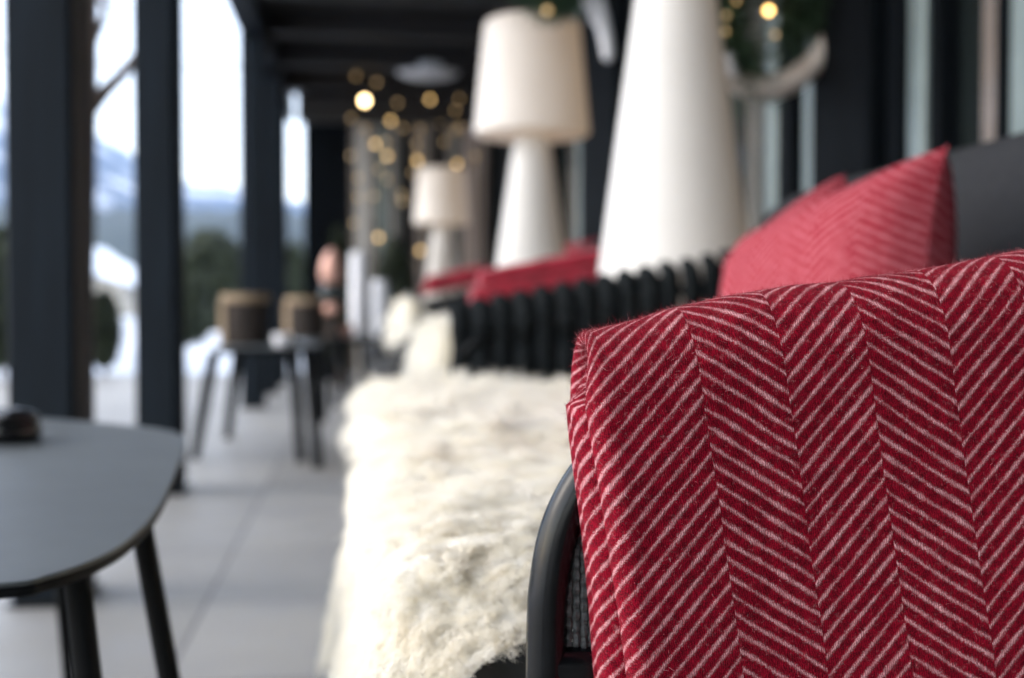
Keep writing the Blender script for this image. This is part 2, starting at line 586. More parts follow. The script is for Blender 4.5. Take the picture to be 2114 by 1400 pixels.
def fleece(name, G, nlocks, per, length, mat, label, group, curl=.0022, seed=1, loc=(0, 0, 0)):
    """a sheepskin: hide surface G plus locks of curly wool growing out of it, one mesh"""
    g = np.random.default_rng(seed)
    G = np.asarray(G, float)
    N = grid_normals(G)
    nu, nv = G.shape[:2]
    Vs, Fs, Ls = [G.reshape(-1, 3)], [grid_faces(nu, nv)], [np.full(nu * nv, .5)]
    # locks spread evenly over the area
    quad = np.linalg.norm(np.cross(G[1:, :-1] - G[:-1, :-1], G[:-1, 1:] - G[:-1, :-1]), axis=2).ravel()
    cell = g.choice(len(quad), nlocks, p=quad / quad.sum())
    ci, cj = cell // (nv - 1), cell % (nv - 1)
    A, B = (ci + g.random(nlocks)) / (nu - 1), (cj + g.random(nlocks)) / (nv - 1)
    P0, N0 = bil(G, A, B), unit(bil(N, A, B))
    lockid = np.repeat(np.arange(nlocks), per)
    n = nlocks * per
    curly = np.clip((1.02 - P0[:, 1]) / .2, 0, 1)[lockid][:, None]      # tight curls at the near edge, combed pile beyond
    spread = (.011 - .0045 * curly) * g.random((n, 1)) ** .5
    rnd = unit(g.normal(size=(n, 3)))
    nn = N0[lockid]
    off = rnd - nn * (rnd * nn).sum(1, keepdims=True)
    root = P0[lockid] + unit(off) * spread
    flow = np.array([[nz3(p[0] * 22, p[1] * 22, p[2] * 22 + q * 9.1) for q in range(3)] for p in P0]) * 1.3      # neighbouring locks lie the same way
    lean = flow + unit(g.normal(size=(nlocks, 3))) * .22 + np.array([-.5, -.25, -.55])
    d = unit(N0 * (.62 + .06 * np.clip((1.02 - P0[:, 1:2]) / .2, 0, 1)) + lean)
    L = (length * (.75 + .6 * g.random(nlocks)) * (1.0 - .22 * np.clip((1.02 - P0[:, 1]) / .2, 0, 1)))[lockid] * (.8 + .3 * g.random(n))
    K = 7
    tt = np.linspace(0, 1, K)
    a1 = unit(np.cross(d, [0.31, .77, .55]))
    a2 = np.cross(d, a1)
    ph = (g.random(nlocks) * 6.28)[lockid][:, None] + g.normal(size=(n, 1)) * .5
    fq = (1.6 + 1.8 * g.random(nlocks))[lockid][:, None]
    ang = ph + fq * tt[None] * 6.28
    rad = curl * (.35 + .45 * curly) * (.3 + tt)[None] * (.6 + .8 * g.random(nlocks))[lockid][:, None]
    dd = d[lockid][:, None, :]
    C = root[:, None, :] + dd * (L[:, None] * tt[None])[:, :, None]
    C = C - (unit(off) * spread)[:, None, :] * (tt[None, :, None] * (.10 + .22 * curly[:, :, None]))
    C = C + a1[lockid][:, None, :] * (np.cos(ang) * rad)[:, :, None] + a2[lockid][:, None, :] * (np.sin(ang) * rad)[:, :, None]
    C[:, :, 2] -= (L[:, None] * tt[None] ** 2) * .30
    side = unit(g.normal(size=(n, 3)))
    V, F = ribbons(C, .0006 + .0007 * g.random(n), side)
    off0 = nu * nv
    Vs.append(V)
    Fs.append(F + off0)
    Ls.append(np.repeat(g.random(nlocks)[lockid], K * 2))
    me = raw_mesh(name, np.concatenate(Vs) - np.array(loc), np.concatenate(Fs), np.concatenate(Ls))
    o = finish(name, me, mat, None, True, None)
    o.location = loc
    return tag(o, label, 'sheepskin', group)


def nz3(x, y, z, s=1.0):
    return mnoise.noise(Vector((x * s, y * s, z * s)))


# ------------------------------------------------------------------ the setting: ground, floor, slopes
b = MB()
b.quad_grid([[(x, y, -.06) for y in (-60, 0, 40, 400, 3150)] for x in (-3000, -400, -40, 0, 40, 400, 3000)])
struct(b.build('snowy_ground', M['snow']))
b = MB().box(-3.4, 3.6, -12, 13.2, -.055, 0)
struct(b.build('terrace_floor', M['floor'], smooth=False))


def skyline(px):
    pts = [(-3000, 150), (-600, 210), (0, 235), (180, 285), (280, 318), (380, 380), (500, 395), (620, 425), (900, 480), (1600, 430), (3000, 350)]
    for (x0, y0), (x1, y1) in zip(pts, pts[1:]):
        if x0 <= px <= x1:
            return y0 + (y1 - y0) * (px - x0) / (x1 - x0)
    return 300


rows = []
for i in range(120):
    px = -1600 + 3600 * i / 119
    az = math.atan((px - 740) / FPX)
    row = []
    for j in range(40):
        q = j / 39
        dist = 500 + 2600 * q
        H = (635 - skyline(px)) / FPX * 2600
        prof = min(1, max(0, (dist - 700) / 1900))
        z = -2 + H * prof ** 1.15 + 70 * prof * nz3(dist * math.sin(az), dist * math.cos(az), 3, .0021) * (1 if prof < .95 else .4) \
            + 18 * prof * nz3(dist * math.sin(az), dist, 9, .009)
        row.append((dist * math.sin(az), dist * math.cos(az), z))
    rows.append(row)
b = MB().quad_grid(rows)
struct(b.build('mountain_slope', M['slope'], angle=None))
rows = []
for i in range(140):
    px = -1600 + 3600 * i / 139
    az = math.atan((px - 740) / FPX)
    row = []
    for j in range(16):
        dist = 420 + 26 * j
        z = -2 + (56 + 8 * nz3(px * .004, 2, 1) + 5 * nz3(px * .02, j * .3, 4) + 4 * abs(nz3(px * .3, j * 1.7, 6))) * math.sin(min(1, j / 12) * math.pi / 2)
        row.append((dist * math.sin(az), dist * math.cos(az), z))
    rows.append(row)
struct(MB().quad_grid(rows).build('forested_hill', M['forest'], angle=None))


def bank(cx, cy, rx, ry, h, seed):
    g = [[(cx + rx * (i / 16 - .5) * 2, cy + ry * (j / 16 - .5) * 2,
           -.07 + h * max(0, 1 - (2 * i / 16 - 1) ** 2) ** .8 * max(0, 1 - (2 * j / 16 - 1) ** 2) ** .8 * (1 + .5 * nz3(i * .3, j * .3, seed))) for j in range(17)] for i in range(17)]
    return MB().quad_grid(g)


p = at(255, 740, Y=14.5)
struct(bank(p.x + .12, p.y, .26, .8, .62, 1).build('snow_bank', M['snow'], angle=None))
p = at(430, 700, Y=15.5)
struct(bank(p.x, p.y, .9, .9, .42, 4).build('snow_bank', M['snow'], angle=None))
p = at(20, 760, Y=13.6)
struct(bank(p.x, p.y, .8, 1.2, .5, 6).build('snow_bank', M['snow'], angle=None))

# ------------------------------------------------------------------ terrace roof: boards, rafters, long eave beam
roof = thing('terrace_roof', (0, 4, 2.6), 'dark brown boarded terrace ceiling with cross rafters and a long eave beam', 'roof')
b = MB()
for k in range(9):
    x0 = -.82 + k * .27
    b.box(x0, x0 + .262, -11, 11.6, 2.83, 2.87, .004)  # unseen length behind the viewer added to cut light from there
b.build('ceiling_boards', M['roof'], roof, smooth=False)
for k in range(20):
    y0 = -10.2 + k * 1.12
    MB().box(-.648, 1.62, y0, y0 + .12, 2.66, 2.827, .006).build('rafter', M['roof'], roof, smooth=False)
MB().box(-.810, -.650, -11, 12.6, 2.60, 2.826, .006).build('eave_beam', M['post'], roof, smooth=False)
MB().box(-.55, 1.62, 11.3, 11.5, 2.42, 2.655, .006).build('end_beam', M['roof'], roof, smooth=False)
MB().box(-.9, 3.3, -11, 12.6, 2.872, 2.98, .006).build('roof_cover', M['brown'], roof, smooth=False)
MB().box(-.92, 3.3, -11, 12.6, 2.982, 3.28, .08).build('snow_cover', M['snow'], roof)

# timber posts: two laminated members, navy face and brown inner side, on a steel shoe
post_data = [(-2.7, 'post added unseen behind the viewer to block light, the farther of two'), (-1.0, 'post added unseen behind the viewer to block light, the nearer of two'),  # this pair stands out of view, added to block light from behind
             (2.93, 'front timber post, broad and nearest, rising behind the grey table'),
             (4.62, 'second timber post from the front, standing clear behind the table corner'),
             (8.55, 'third timber post from the front, rising behind the brown pot'),
             (9.95, 'fourth timber post, close behind the third one'),
             (11.2, 'farthest timber post, left of the narrow sky gap')]
for i, (y, lab) in enumerate(post_data):
    t = thing('timber_post', (-.73, y, 0), 'dark blue grey ' + lab, 'post', 'timber posts along the terrace edge')
    ox = -.012 if i == 3 else 0
    MB().box(-.809 + ox, -.664 + ox, y, y + .2, .012, 2.598, .006).build('outer_member', M['post'], t, smooth=False)
    MB().box(-.662 + ox, -.650 + ox, y + .02, y + .18, .012, 2.598, .005).build('inner_member', M['brown' if i < 3 else 'post'], t, smooth=False)
    MB().box(-.815, -.645, y - .012, y + .212, .001, .011, .002).build('foot_plate', M['steel'], t, smooth=False)

# ------------------------------------------------------------------ near sofa
def weave_panel(x0, x1, y, z0, ztop, rise, rad=.028, pitch=.0455, thick=.66):
    """interlaced upright rope bands between a bottom and a top rail"""
    b = MB()
    o = len(b.v)
    for yy in (y + .004, y + .030):
        b.v += [(x0 + .012, yy, z0), (x1 + .012, yy, z0), (x1 + .012, yy, ztop + rise * (x1 - x0) - .003), (x0 + .012, yy, ztop - .003)]
    b.f += [(0, 1, 2, 3), (7, 6, 5, 4), (0, 4, 5, 1), (1, 5, 6, 2), (2, 6, 7, 3), (3, 7, 4, 0)]
    n = int((x1 - x0) / pitch)
    for k in range(n + 1):
        x = x0 + k * pitch
        zt = ztop + rise * (x - x0)
        s = .006 if k % 2 else -.006
        zm = z0 + (zt - z0) * .52
        b.tube([(x, y + s, z0), (x, y - s * 1.0 - .008, z0 + (zm - z0) * .5), (x, y + s, zm), (x, y - .014 - s, (zm + zt) / 2), (x, y - .008, zt - .016), (x, y + .016, zt + .004), (x, y + .045, zt - .012)],
               [rad * .75, rad, rad * .8, rad, rad * .95, rad * .9, rad * .8], 10, 4, flat=thick)
    return b


def make_sofa(oy, label, length=1.86):
    """two-seat woven lounge sofa facing -X; oy = where its near arm stands"""
    y0, y1 = oy, oy + length
    t = thing('lounge_sofa', (.45, (y0 + y1) / 2, 0), label, 'sofa', 'woven lounge sofas along the wall')
    b = MB()
    for y in (y0, y1):
        s = 1 if y == y0 else -1
        # arm hoop: front leg, bend, sloping arm rail, back leg
        e = 0 if y == y0 else .10
        b.tube([(.098 + e, y, .02), (.100 + e, y, .30), (.1005 + e, y, .50), (.103 + e, y, .556), (.113 + e, y, .592), (.134 + e, y, .620), (.17 + e, y, .640), (.27 + e * .9, y, .657), (.5, y, .700), (.80, y, .752), (.93, y, .74), (.98, y, .6), (1.0, y, .02)],
               .0112, 16, 8)
        b.tube([(.101 + e, y, .506), (.95, y, .506)], .0105, 12)
    b.tube([(.101, y0, .36), (.101, y1, .36)], .012, 12)
    b.tube([(.99, y0, .40), (.99, y1, .40)], .012, 12)
    b.build('frame', M['steel'], t)
    MB().box(.06, .95, y0 + .03, y1 - .03, .345, .39, .012).build('seat_base', M['steel'], t)
    for ya, yb in ((y0 + .10, (y0 + y1) / 2 - .006), ((y0 + y1) / 2 + .006, y1 - .035)):
        puffy((.035, .86), (ya, yb), (.392, .515), .05).build('seat_cushion', M['seat'], t)
    # backrest cushion: upright, rounded top
    b = puffy((.80, .985), (y0 + .16, y1 - .05), (.50, .925), .07)
    b.build('backrest', M['cushion'], t)
    for k, y in enumerate((y0, y1)):
        weave_panel(.168 if k == 0 else .215, .80 if k == 0 else .84, y + .012, .53, .650 if k == 0 else .690, .178 if k == 0 else .195).build('arm_weave', M['weave'], t)
    return t


def puffy(xr, yr, zr, r, n=14):
    """cushion: superellipsoid-rounded box"""
    cx, cy, cz = (xr[0] + xr[1]) / 2, (yr[0] + yr[1]) / 2, (zr[0] + zr[1]) / 2
    hx, hy, hz = (xr[1] - xr[0]) / 2, (yr[1] - yr[0]) / 2, (zr[1] - zr[0]) / 2
    b = MB()
    P = []
    for i in range(n + 1):
        ph = -math.pi / 2 + math.pi * i / n
        row = []
        for j in range(4 * n):
            th = 2 * math.pi * j / (4 * n)
            e = .35
            sg = lambda v, p: math.copysign(abs(v) ** p, v)
            x = sg(math.cos(ph), e) * sg(math.cos(th), .25)
            y = sg(math.cos(ph), e) * sg(math.sin(th), .25)
            z = sg(math.sin(ph), .45)
            k = 1 + .012 * nz3(x * 2 + cx * 3, y * 2 + cy, z * 2)
            row.append((cx + hx * x * k, cy + hy * y * k, cz + hz * z * k))
        P.append(row)
    b.quad_grid(P, close_v=True)
    return b


A0, A1 = .645, 2.55
make_sofa(A0, 'nearest woven sofa carrying the large sheepskins, the big red throw on its arm', A1 - A0)
make_sofa(3.12, 'middle woven sofa between the two tall white lamps', 1.75)
make_sofa(5.75, 'farthest woven sofa beyond the second lamp, mostly hidden', 1.75)

# knitted side panel that shows below the throw, inside the near arm hoop
kp = MB()
for k in range(46):
    x = .1125 + k * .0042
    kp.tube([(x, A0 - .002 + .0012 * math.sin(z * 900 + k * 1.9), z) for z in np.linspace(.516, np.interp(x, (.112, .12, .134, .17, .3), (.578, .600, .618, .638, .655)), 46)], .0022, 6)
knit = kp.build('knit_panel', simple('charcoal knitted cord', (.085, .092, .092), (.02, .022, .023), rough=.9, scale=300, bump=.5, bscale=900, bdist=.0006))
shade_sheet = MB().box(.1175, .80, A0 + .007, A0 + .020, .517, .636, .004).build('arm_shade_sheet', M['weave'])  # dark sheet added to stand for the shade behind the knit
s0 = [o for o in COL.objects if o.name == 'lounge_sofa'][0]
knit.data.transform(Matrix.Translation(-s0.location))
knit.parent = s0
shade_sheet.data.transform(Matrix.Translation(-s0.location))
shade_sheet.parent = s0

# ------------------------------------------------------------------ red herringbone throw over the near arm
def big_throw():
    # serpentine folds, in plan: (u along the arm, depth behind the front face, fold index)
    rA, gap, rB = .0115, .0022, .0130
    ser = [(u, 0.0, 0) for u in np.linspace(.46, 0, 150)]
    ser += [(-rA * math.sin(a), rA - rA * math.cos(a), 0) for a in np.linspace(0, math.pi, 16)[1:]]
    ser += [(u, 2 * rA, 0) for u in np.linspace(0, .055, 10)[1:]]
    d0 = 2 * rA
    ser += [(.055 + gap / 2 * math.sin(a), d0 + gap / 2 - gap / 2 * math.cos(a), .5) for a in np.linspace(0, math.pi, 5)[1:]]
    d1 = d0 + gap
    ser += [(u, d1, 1) for u in np.linspace(.055, 0, 14)[1:]]
    ser += [(-rB * math.sin(a), d1 + rB - rB * math.cos(a), 1) for a in np.linspace(0, math.pi, 16)[1:]]
    ser += [(u, d1 + 2 * rB, 1) for u in np.linspace(0, .42, 30)[1:]]
    ser = np.array(ser)
    arc = np.concatenate([[0], np.cumsum(np.hypot(*(ser[1:, :2] - ser[:-1, :2]).T))])
    s_uv = -(arc - .46)                        # 0 at the front left fold, + to the right on the front face
    # path over the arm: outer (front) side first, from below the frame up, over and down the inside
    hw, ht, hc = .033, .044, -.013
    path, nrm, top = [], [], []
    for z in np.linspace(-.36, -ht, 90)[:-1]:
        path.append((hc - hw, z)); nrm.append((-1, 0)); top.append(0)
    for a in np.linspace(0, math.pi, 46):
        ca, sa = math.cos(a), math.sin(a)
        path.append((hc - hw * math.copysign(abs(ca) ** .80, ca), -ht + ht * abs(sa) ** .9)); nrm.append((-ca / hw, sa / ht)); top.append(sa)
    for z in np.linspace(-ht, -.22, 24)[1:]:
        path.append((hc + hw, z)); nrm.append((1, 0)); top.append(0)
    path, nrm, top = np.array(path), unit(np.array(nrm)), np.array(top)
    parc = np.concatenate([[0], np.cumsum(np.hypot(*(path[1:] - path[:-1]).T))])
    v_uv = parc - parc[88]                     # 0 about where the front starts to turn over the arm
    nP, nS = len(path), len(ser)
    G = np.zeros((nP, nS, 3))
    UV = np.zeros((nP, nS, 2))
    for i in range(nP):
        k = 1 - .60 * top[i]
        drop = max(0.0, -path[i, 1])
        for j in range(nS):
            u, D, fi = ser[j]
            shift = -(.001 + .052 * drop) * fi + .008 * fi * top[i]
            y = path[i, 0] - nrm[i, 0] * D * k
            z = path[i, 1] - nrm[i, 1] * D * k
            # soft unevenness of thick wool
            wv = .0042 * nz3(u * 6, path[i, 1] * 5, 2 + fi) + .0009 * nz3(u * 40, path[i, 1] * 36, 5 + fi)
            edge = math.exp(-((u + .004) / .02) ** 2)
            y += nrm[i, 0] * (wv + .002 * edge * nz3(0, path[i, 1] * 16, 3 + fi * 7))
            z += nrm[i, 1] * (wv * 1.2) - .006 * top[i] * math.exp(-(u / .05) ** 2) + .005 * top[i] * nz3(u * 8, 1.3, 4)
            x = u * (k if u < 0 else 1) + shift + .0035 * edge * nz3(3 + fi, path[i, 1] * 11, 1)
            G[i, j] = (x, y, z)
            uu, vv = s_uv[j], v_uv[i]
            UV[i, j] = (uu, vv)
    ang = R(8.7)
    ca, sa = math.cos(ang), math.sin(ang)
    X = G[..., 0] * ca - G[..., 2] * sa
    Z = G[..., 0] * sa + G[..., 2] * ca
    W = np.stack([X + .1195, G[..., 1] + .640, Z + .694], -1)
    N = grid_normals(W)
    if (N[40, 60] @ np.array([0, -1, 0])) < 0:
        N = -N
    F = grid_faces(nP, nS)
    V, uv = W.reshape(-1, 3), UV.reshape(-1, 2)
    # stray fibres: short nap all over, longer ones along folds and the ridge
    g = np.random.default_rng(3)
    n = 52000
    a = g.random(n) * .84
    bb = np.where(g.random(n) < .66, g.random(n) * .66, .55 + .40 * g.random(n))
    a[:15000] = .56 + .2 * g.random(15000)
    P0, N0, U0 = bil(W, a, bb), unit(bil(N, a, bb)), bil(UV, a, bb) + g.normal(size=(n, 2)) * .0022
    tang = unit(g.normal(size=(n, 3)))
    L = .0012 + .0022 * g.random(n) ** 3
    L[:15000] *= 1.35
    longer = g.random(n) < .008
    L[longer] *= 2.0
    K = 4
    tt = np.linspace(0, 1, K)[None, :, None]
    d = unit(N0 * .55 + tang * .9)
    bend = unit(g.normal(size=(n, 3)))
    C = P0[:, None] + d[:, None] * (L[:, None, None] * tt) + bend[:, None] * (L[:, None, None] * tt ** 2 * .6)
    Vh, Fh = ribbons(C, .00010 + .00007 * g.random(n), unit(np.cross(d, g.normal(size=(n, 3)))))
    uvh = np.repeat(U0, K * 2, axis=0)
    me = raw_mesh('wool_throw', np.concatenate([V, Vh]) - np.array((.3, .66, .69)), np.concatenate([F, Fh + len(V)]), None, np.concatenate([uv, uvh]))
    o = finish('wool_throw', me, M['blanket'], None, True, None)
    o.location = (.3, .66, .69)
    return tag(o, 'large red and white herringbone wool throw folded over the nearest sofa arm', 'blanket', 'red wool throws over sofa arms')


big_throw()

# ------------------------------------------------------------------ sheepskins on the near sofa
def skin_grid(y0, y1, seed, flare=0.0, top=.535, hang=.24, xb=.74, backlift=0.0, na=70, nb=90, near_drop=.05, xf=-.012):
    prof = [(xb + .05, top + backlift), (xb - .1, top + backlift * .35), (.45, top), (.12, top + .004), (.045, top - .002), (.012, top - .018), (xf, top - .055), (xf - .006 - flare * .5, top - .12), (xf - .006 - flare, top - hang)]
    P, _ = catmull([Vector((x, 0, z)) for x, z in prof], [0] * len(prof), 12)
    ar = np.concatenate([[0], np.cumsum([(P[i + 1] - P[i]).length for i in range(len(P) - 1)])])
    ar /= ar[-1]
    px_, pz_ = np.array([p.x for p in P]), np.array([p.z for p in P])
    G = np.zeros((na, nb, 3))
    for i in range(na):
        a = i / (na - 1)
        for j in range(nb):
            q = j / (nb - 1)
            qe = q * (1 - .10 * (.5 + .5 * math.sin(a * 9 + seed)) - .07 * nz3(a * 6, seed, 0)) if q > .5 else q * (1 - .10 * (.5 + .5 * math.sin(a * 9 + seed)) - .07 * nz3(a * 6, seed, 0))
            x, z = np.interp(qe, ar, px_), np.interp(qe, ar, pz_)
            yy0 = y0 + .035 * nz3(q * 9, seed, 4) + .10 * max(0, q - .80) ** 1.0 * 0
            yy1 = y1 + .03 * nz3(q * 5, seed, 9)
            y = yy0 + (yy1 - yy0) * a
            e = max(0, 1 - (y - y0) / .085)
            z -= near_drop * e ** 1.7
            e2 = max(0, 1 - (y1 - y) / .08)
            z -= .02 * e2 ** 2
            x += .018 * nz3(y * 4, z * 5, seed) * (1 if q > .55 else .2)
            z += .012 * nz3(x * 7, y * 6, seed + 3) + .006 * nz3(x * 17, y * 15, seed + 5)
            G[i, j] = (x, y, z)
    return G


fleece('sheepskin', skin_grid(.738, 1.46, 2, near_drop=.058, xf=.020, flare=.030), 18000, 14, .020, M['wool'], 'cream curly sheepskin on the seat right behind the nearest red throw', 'sheepskins on the sofa seats', seed=2, loc=(.3, 1.1, .53))
fleece('sheepskin', skin_grid(1.40, 2.44, 5, top=.555, hang=.20, xb=.80, backlift=.17, xf=.066), 8000, 11, .032, M['wool'], 'cream sheepskin on the far half of the nearest sofa, before the woven arm', 'sheepskins on the sofa seats', curl=.004, seed=5, loc=(.3, 1.9, .55))


def heap_grid(c, rx, ry, zt, zb, seed):
    G = np.zeros((26, 40, 3))
    for i in range(26):
        ph = math.pi / 2 * i / 25
        for j in range(40):
            th = 2 * math.pi * j / 39
            k = 1 + .22 * nz3(math.cos(th) * 1.3, math.sin(th) * 1.3, seed + ph)
            r = math.sin(ph) ** .55 * k
            G[i, j] = (c[0] + rx * r * math.cos(th), c[1] + ry * r * math.sin(th), zb + (zt - zb) * math.cos(ph) ** .6 * (1 + .1 * nz3(th, ph, seed)))
    return G


def lib_heap(px0, px1, py0, py1, Y, seed, label, n=700):
    a, b2 = at(px0, py1, Y=Y), at(px1, py0, Y=Y)
    fleece('sheepskin', heap_grid(((a.x + b2.x) / 2, Y + .16), (b2.x - a.x) / 2 - .02, .2, b2.z - .03, a.z, seed), n, 10, .04, M['wool'], label, 'sheepskins on the sofa seats', curl=.006, seed=seed, loc=((a.x + b2.x) / 2, Y + .16, a.z))


lib_heap(862, 968, 640, 765, 2.82, 11, 'bunched cream sheepskin hanging off the middle sofa beside its red throw')
lib_heap(806, 880, 600, 710, 4.30, 13, 'small upright cream sheepskin behind the bunched one, near the round pots', 500)

# ------------------------------------------------------------------ pillows
def make_pillow(size, thick, seed):
    n = 44
    V, F, UV = [], [], []
    for sgn in (1, -1):
        o = len(V)
        for i in range(n):
            for j in range(n):
                u, v = 2 * i / (n - 1) - 1, 2 * j / (n - 1) - 1
                pinch = .93 + .07 * (abs(u * v)) - .05 * (1 - abs(u) ** 2) * abs(v) ** 3 * 0
                x = size / 2 * u * (.90 + .10 * abs(v) ** 3)
                y = size / 2 * v * (.90 + .10 * abs(u) ** 3)
                h = thick / 2 * (max(0, 1 - u ** 4) * max(0, 1 - v ** 4)) ** .55
                h += .008 * nz3(u * 2.2, v * 2.2, seed) * (1 - u * u) * (1 - v * v) - .014 * math.exp(-((u - .15) ** 2 + (v + .1) ** 2) * 7)
                V.append((x, y, sgn * h))
                UV.append((x + .3 * (sgn < 0), y))
        for i in range(n - 1):
            for j in range(n - 1):
                q = (o + i * n + j, o + (i + 1) * n + j, o + (i + 1) * n + j + 1, o + i * n + j + 1)
                F.append(q if sgn > 0 else q[::-1])
    return raw_mesh('red_pillow', np.array(V), np.array(F), None, np.array(UV))


def place_pillow(me, apex, normal, tilt, label, size):
    """apex: the near upper corner; tilt: degrees by which that corner is raised"""
    o = finish('red_pillow', me, M['pillow'], None, True, None) if not me.materials else bpy.data.objects.new('red_pillow', me)
    if o.name not in COL.objects:
        COL.objects.link(o)
    z = Vector(normal).normalized()
    y = (Vector((0, 0, 1)) - z * z.z).normalized()
    x = y.cross(z)                               # towards the near side
    c_, s_ = math.cos(R(tilt)), math.sin(R(tilt))
    x, y = x * c_ + y * s_, y * c_ - x * s_
    o.matrix_world = Matrix((x, y, z)).transposed().to_4x4()
    o.scale = (size / .40,) * 3
    o.location = Vector(apex) - (x + y) * size * .49
    return tag(o, label, 'pillow', 'red herringbone pillows')


pm = make_pillow(.40, .20, 3)
place_pillow(pm, at(1952, 306, Y=1.36), (-.95, -.22, .28), 13, 'red herringbone pillow leaning on the backrest, its pointed corner uppermost', .40)
place_pillow(pm, at(1742, 362, Y=1.78), (-.93, -.32, .30), 29, 'second red pillow, only its rounded top showing behind the pointed one', .275)
place_pillow(pm, at(1238, 492, Y=6.0), (-.5, -.8, .3), 6, 'far red pillow standing to the right of the middle lamp', .40)

# ------------------------------------------------------------------ folded red throws on the farther arms
def folded_throw(y, x0, x1, zb, rise, h, label, drop=.0):
    b = MB()
    P = []
    for i in range(25):
        q = i / 24
        x = x0 + (x1 - x0) * q
        z = zb + rise * (x - x0)
        ring = []
        for j in range(28):
            a = 2 * math.pi * j / 28
            e = min(1, min(q, 1 - q) * 14) ** .5 * .15 + .85
            yy = .075 * math.copysign(abs(math.cos(a)) ** .5, math.cos(a)) * e
            zz = h / 2 * math.copysign(abs(math.sin(a)) ** .5, math.sin(a)) * e
            if math.sin(a) < -.2:
                zz -= drop * (1 - .6 * (abs(math.cos(a)) < .6))
            zz += .006 * nz3(x * 14, a, y)
            ring.append((x, y + yy, z + h / 2 + zz))
        P.append(ring)
    b.quad_grid(P, close_v=True)
    o0 = 0
    b.f.append(tuple(range(27, -1, -1)))
    b.f.append(tuple(24 * 28 + j for j in range(28)))
    t = thing('wool_throw', ((x0 + x1) / 2, y, zb), label, 'blanket', 'red wool throws over sofa arms')
    b.build('lower_layer', M['blanket_far'], t, angle=60)
    b2 = MB()
    b2.v = [(x0 + .02 + (x - x0) * .93, y + (yy - y) * .96, z + h * .92) for x, yy, z in b.v]
    b2.f = list(b.f)
    b2.build('upper_layer', M['blanket_far'], t, angle=60)
    return t


a, c2 = at(972, 628, Y=3.12), at(1330, 565, Y=3.12)
folded_throw(3.12, a.x, c2.x, a.z, (c2.z - a.z) / (c2.x - a.x), .045, 'folded red throw on the near arm of the middle sofa, below the second lamp')
a, c2 = at(872, 600, Y=5.7), at(1000, 575, Y=5.7)
folded_throw(5.70, a.x, c2.x, a.z - .02, (c2.z - a.z) / (c2.x - a.x), .045, 'small folded red throw on the farthest sofa, below the farthest lamp')

# ------------------------------------------------------------------ lamps
def make_lamp(x, y, label):
    t = thing('floor_lamp', (x, y, 0), label, 'lamp', 'tall white floor lamps with conical feet')
    base = [(.272, .0), (.278, .012), (.276, .03)] + [(.276 - .198 * q, .03 + 1.40 * q) for q in np.linspace(0, 1, 14)[1:]] + [(.070, 1.442)]
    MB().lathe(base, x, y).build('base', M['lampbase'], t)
    z0, z1 = 1.446, 1.945
    sh = [(.06, z0 + .008), (.20, z0), (.235, z0), (.2475, z0 + .008), (.251, z0 + .024)] + [(.251 - .042 * q, z0 + .024 + (z1 - z0 - .048) * q) for q in np.linspace(0, 1, 10)[1:]] + [(.199, z1 - .008), (.185, z1), (.05, z1 + .002)]
    s = MB().lathe(sh, x, y).build('shade', M['shade'], t)
    MB().lathe([(.03, 1.60), (.045, 1.64), (.05, 1.68), (.035, 1.72), (.01, 1.735)], x, y, 16).build('bulb', M['bulb_soft'], t)
    return t


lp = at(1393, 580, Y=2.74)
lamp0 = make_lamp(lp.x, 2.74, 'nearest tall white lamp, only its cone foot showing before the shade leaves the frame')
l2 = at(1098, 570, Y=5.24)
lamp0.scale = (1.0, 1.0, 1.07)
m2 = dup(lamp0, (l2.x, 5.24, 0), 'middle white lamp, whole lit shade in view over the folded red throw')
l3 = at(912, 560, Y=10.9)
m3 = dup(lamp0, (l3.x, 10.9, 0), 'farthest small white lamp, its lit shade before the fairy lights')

m2.scale = m3.scale = (1, 1, 1)

# ------------------------------------------------------------------ tables
TZ = .52


def make_table(outline, legs, label, r0=.0125, r1=.008, band=.0115):
    cxm = sum(p[0] for p in outline) / len(outline)
    cym = sum(p[1] for p in outline) / len(outline)
    t = thing('low_table', (cxm, cym, 0), label, 'table', 'low grey tables with splayed legs')
    MB().slab(outline, TZ - .004, TZ, .001).build('tabletop', M['table'], t, smooth=False)
    MB().slab(outline, TZ - band, TZ - .0042, .0015).build('edge_band', M['matt'], t, smooth=False)
    for (x, y), (fx, fy) in legs:
        MB().tube([(x, y, TZ - band - .001), (x * .6 + fx * .4, y * .6 + fy * .4, TZ * .6), (fx, fy, .003)], [r0, (r0 + r1) / 2 + .001, r1], 14).build('leg', M['matt'], t)
    return t


vis = [(0, 1204), (100, 1187), (200, 1152), (268, 1112), (322, 1055), (356, 990), (380, 930), (383, 905), (355, 890), (290, 880), (180, 870), (60, 864)]
ol = [(p.x, p.y) for p in (at(px, py, Z=TZ) for px, py in vis)]
ol += [(-.62, 1.93), (-.78, 1.78), (-.84, 1.45), (-.75, 1.10), (-.55, .86), (-.36, .80)]
la, lb = at(150, 1172, Z=TZ - .01), at(298, 1075, Z=TZ - .01)
make_table(closed_spline(ol), [((la.x, la.y + .01), (la.x + .06, la.y - .035)), ((lb.x - .003, lb.y), (lb.x + .085, lb.y - .03)), ((-.42, 1.72), (-.42, 1.86)), ((-.72, 1.5), (-.82, 1.55))],
           'nearest low grey table with rounded corner and black splayed legs', .0098, .0075)


def rounded(cx, cy, hx, hy, p=.45, n=48):
    out = []
    for k in range(n):
        a = 2 * math.pi * k / n
        out.append((cx + hx * math.copysign(abs(math.cos(a)) ** p, math.cos(a)), cy + hy * math.copysign(abs(math.sin(a)) ** p, math.sin(a))))
    return out


def tpos(px, Y):
    return at(px, 700, Y=Y).x


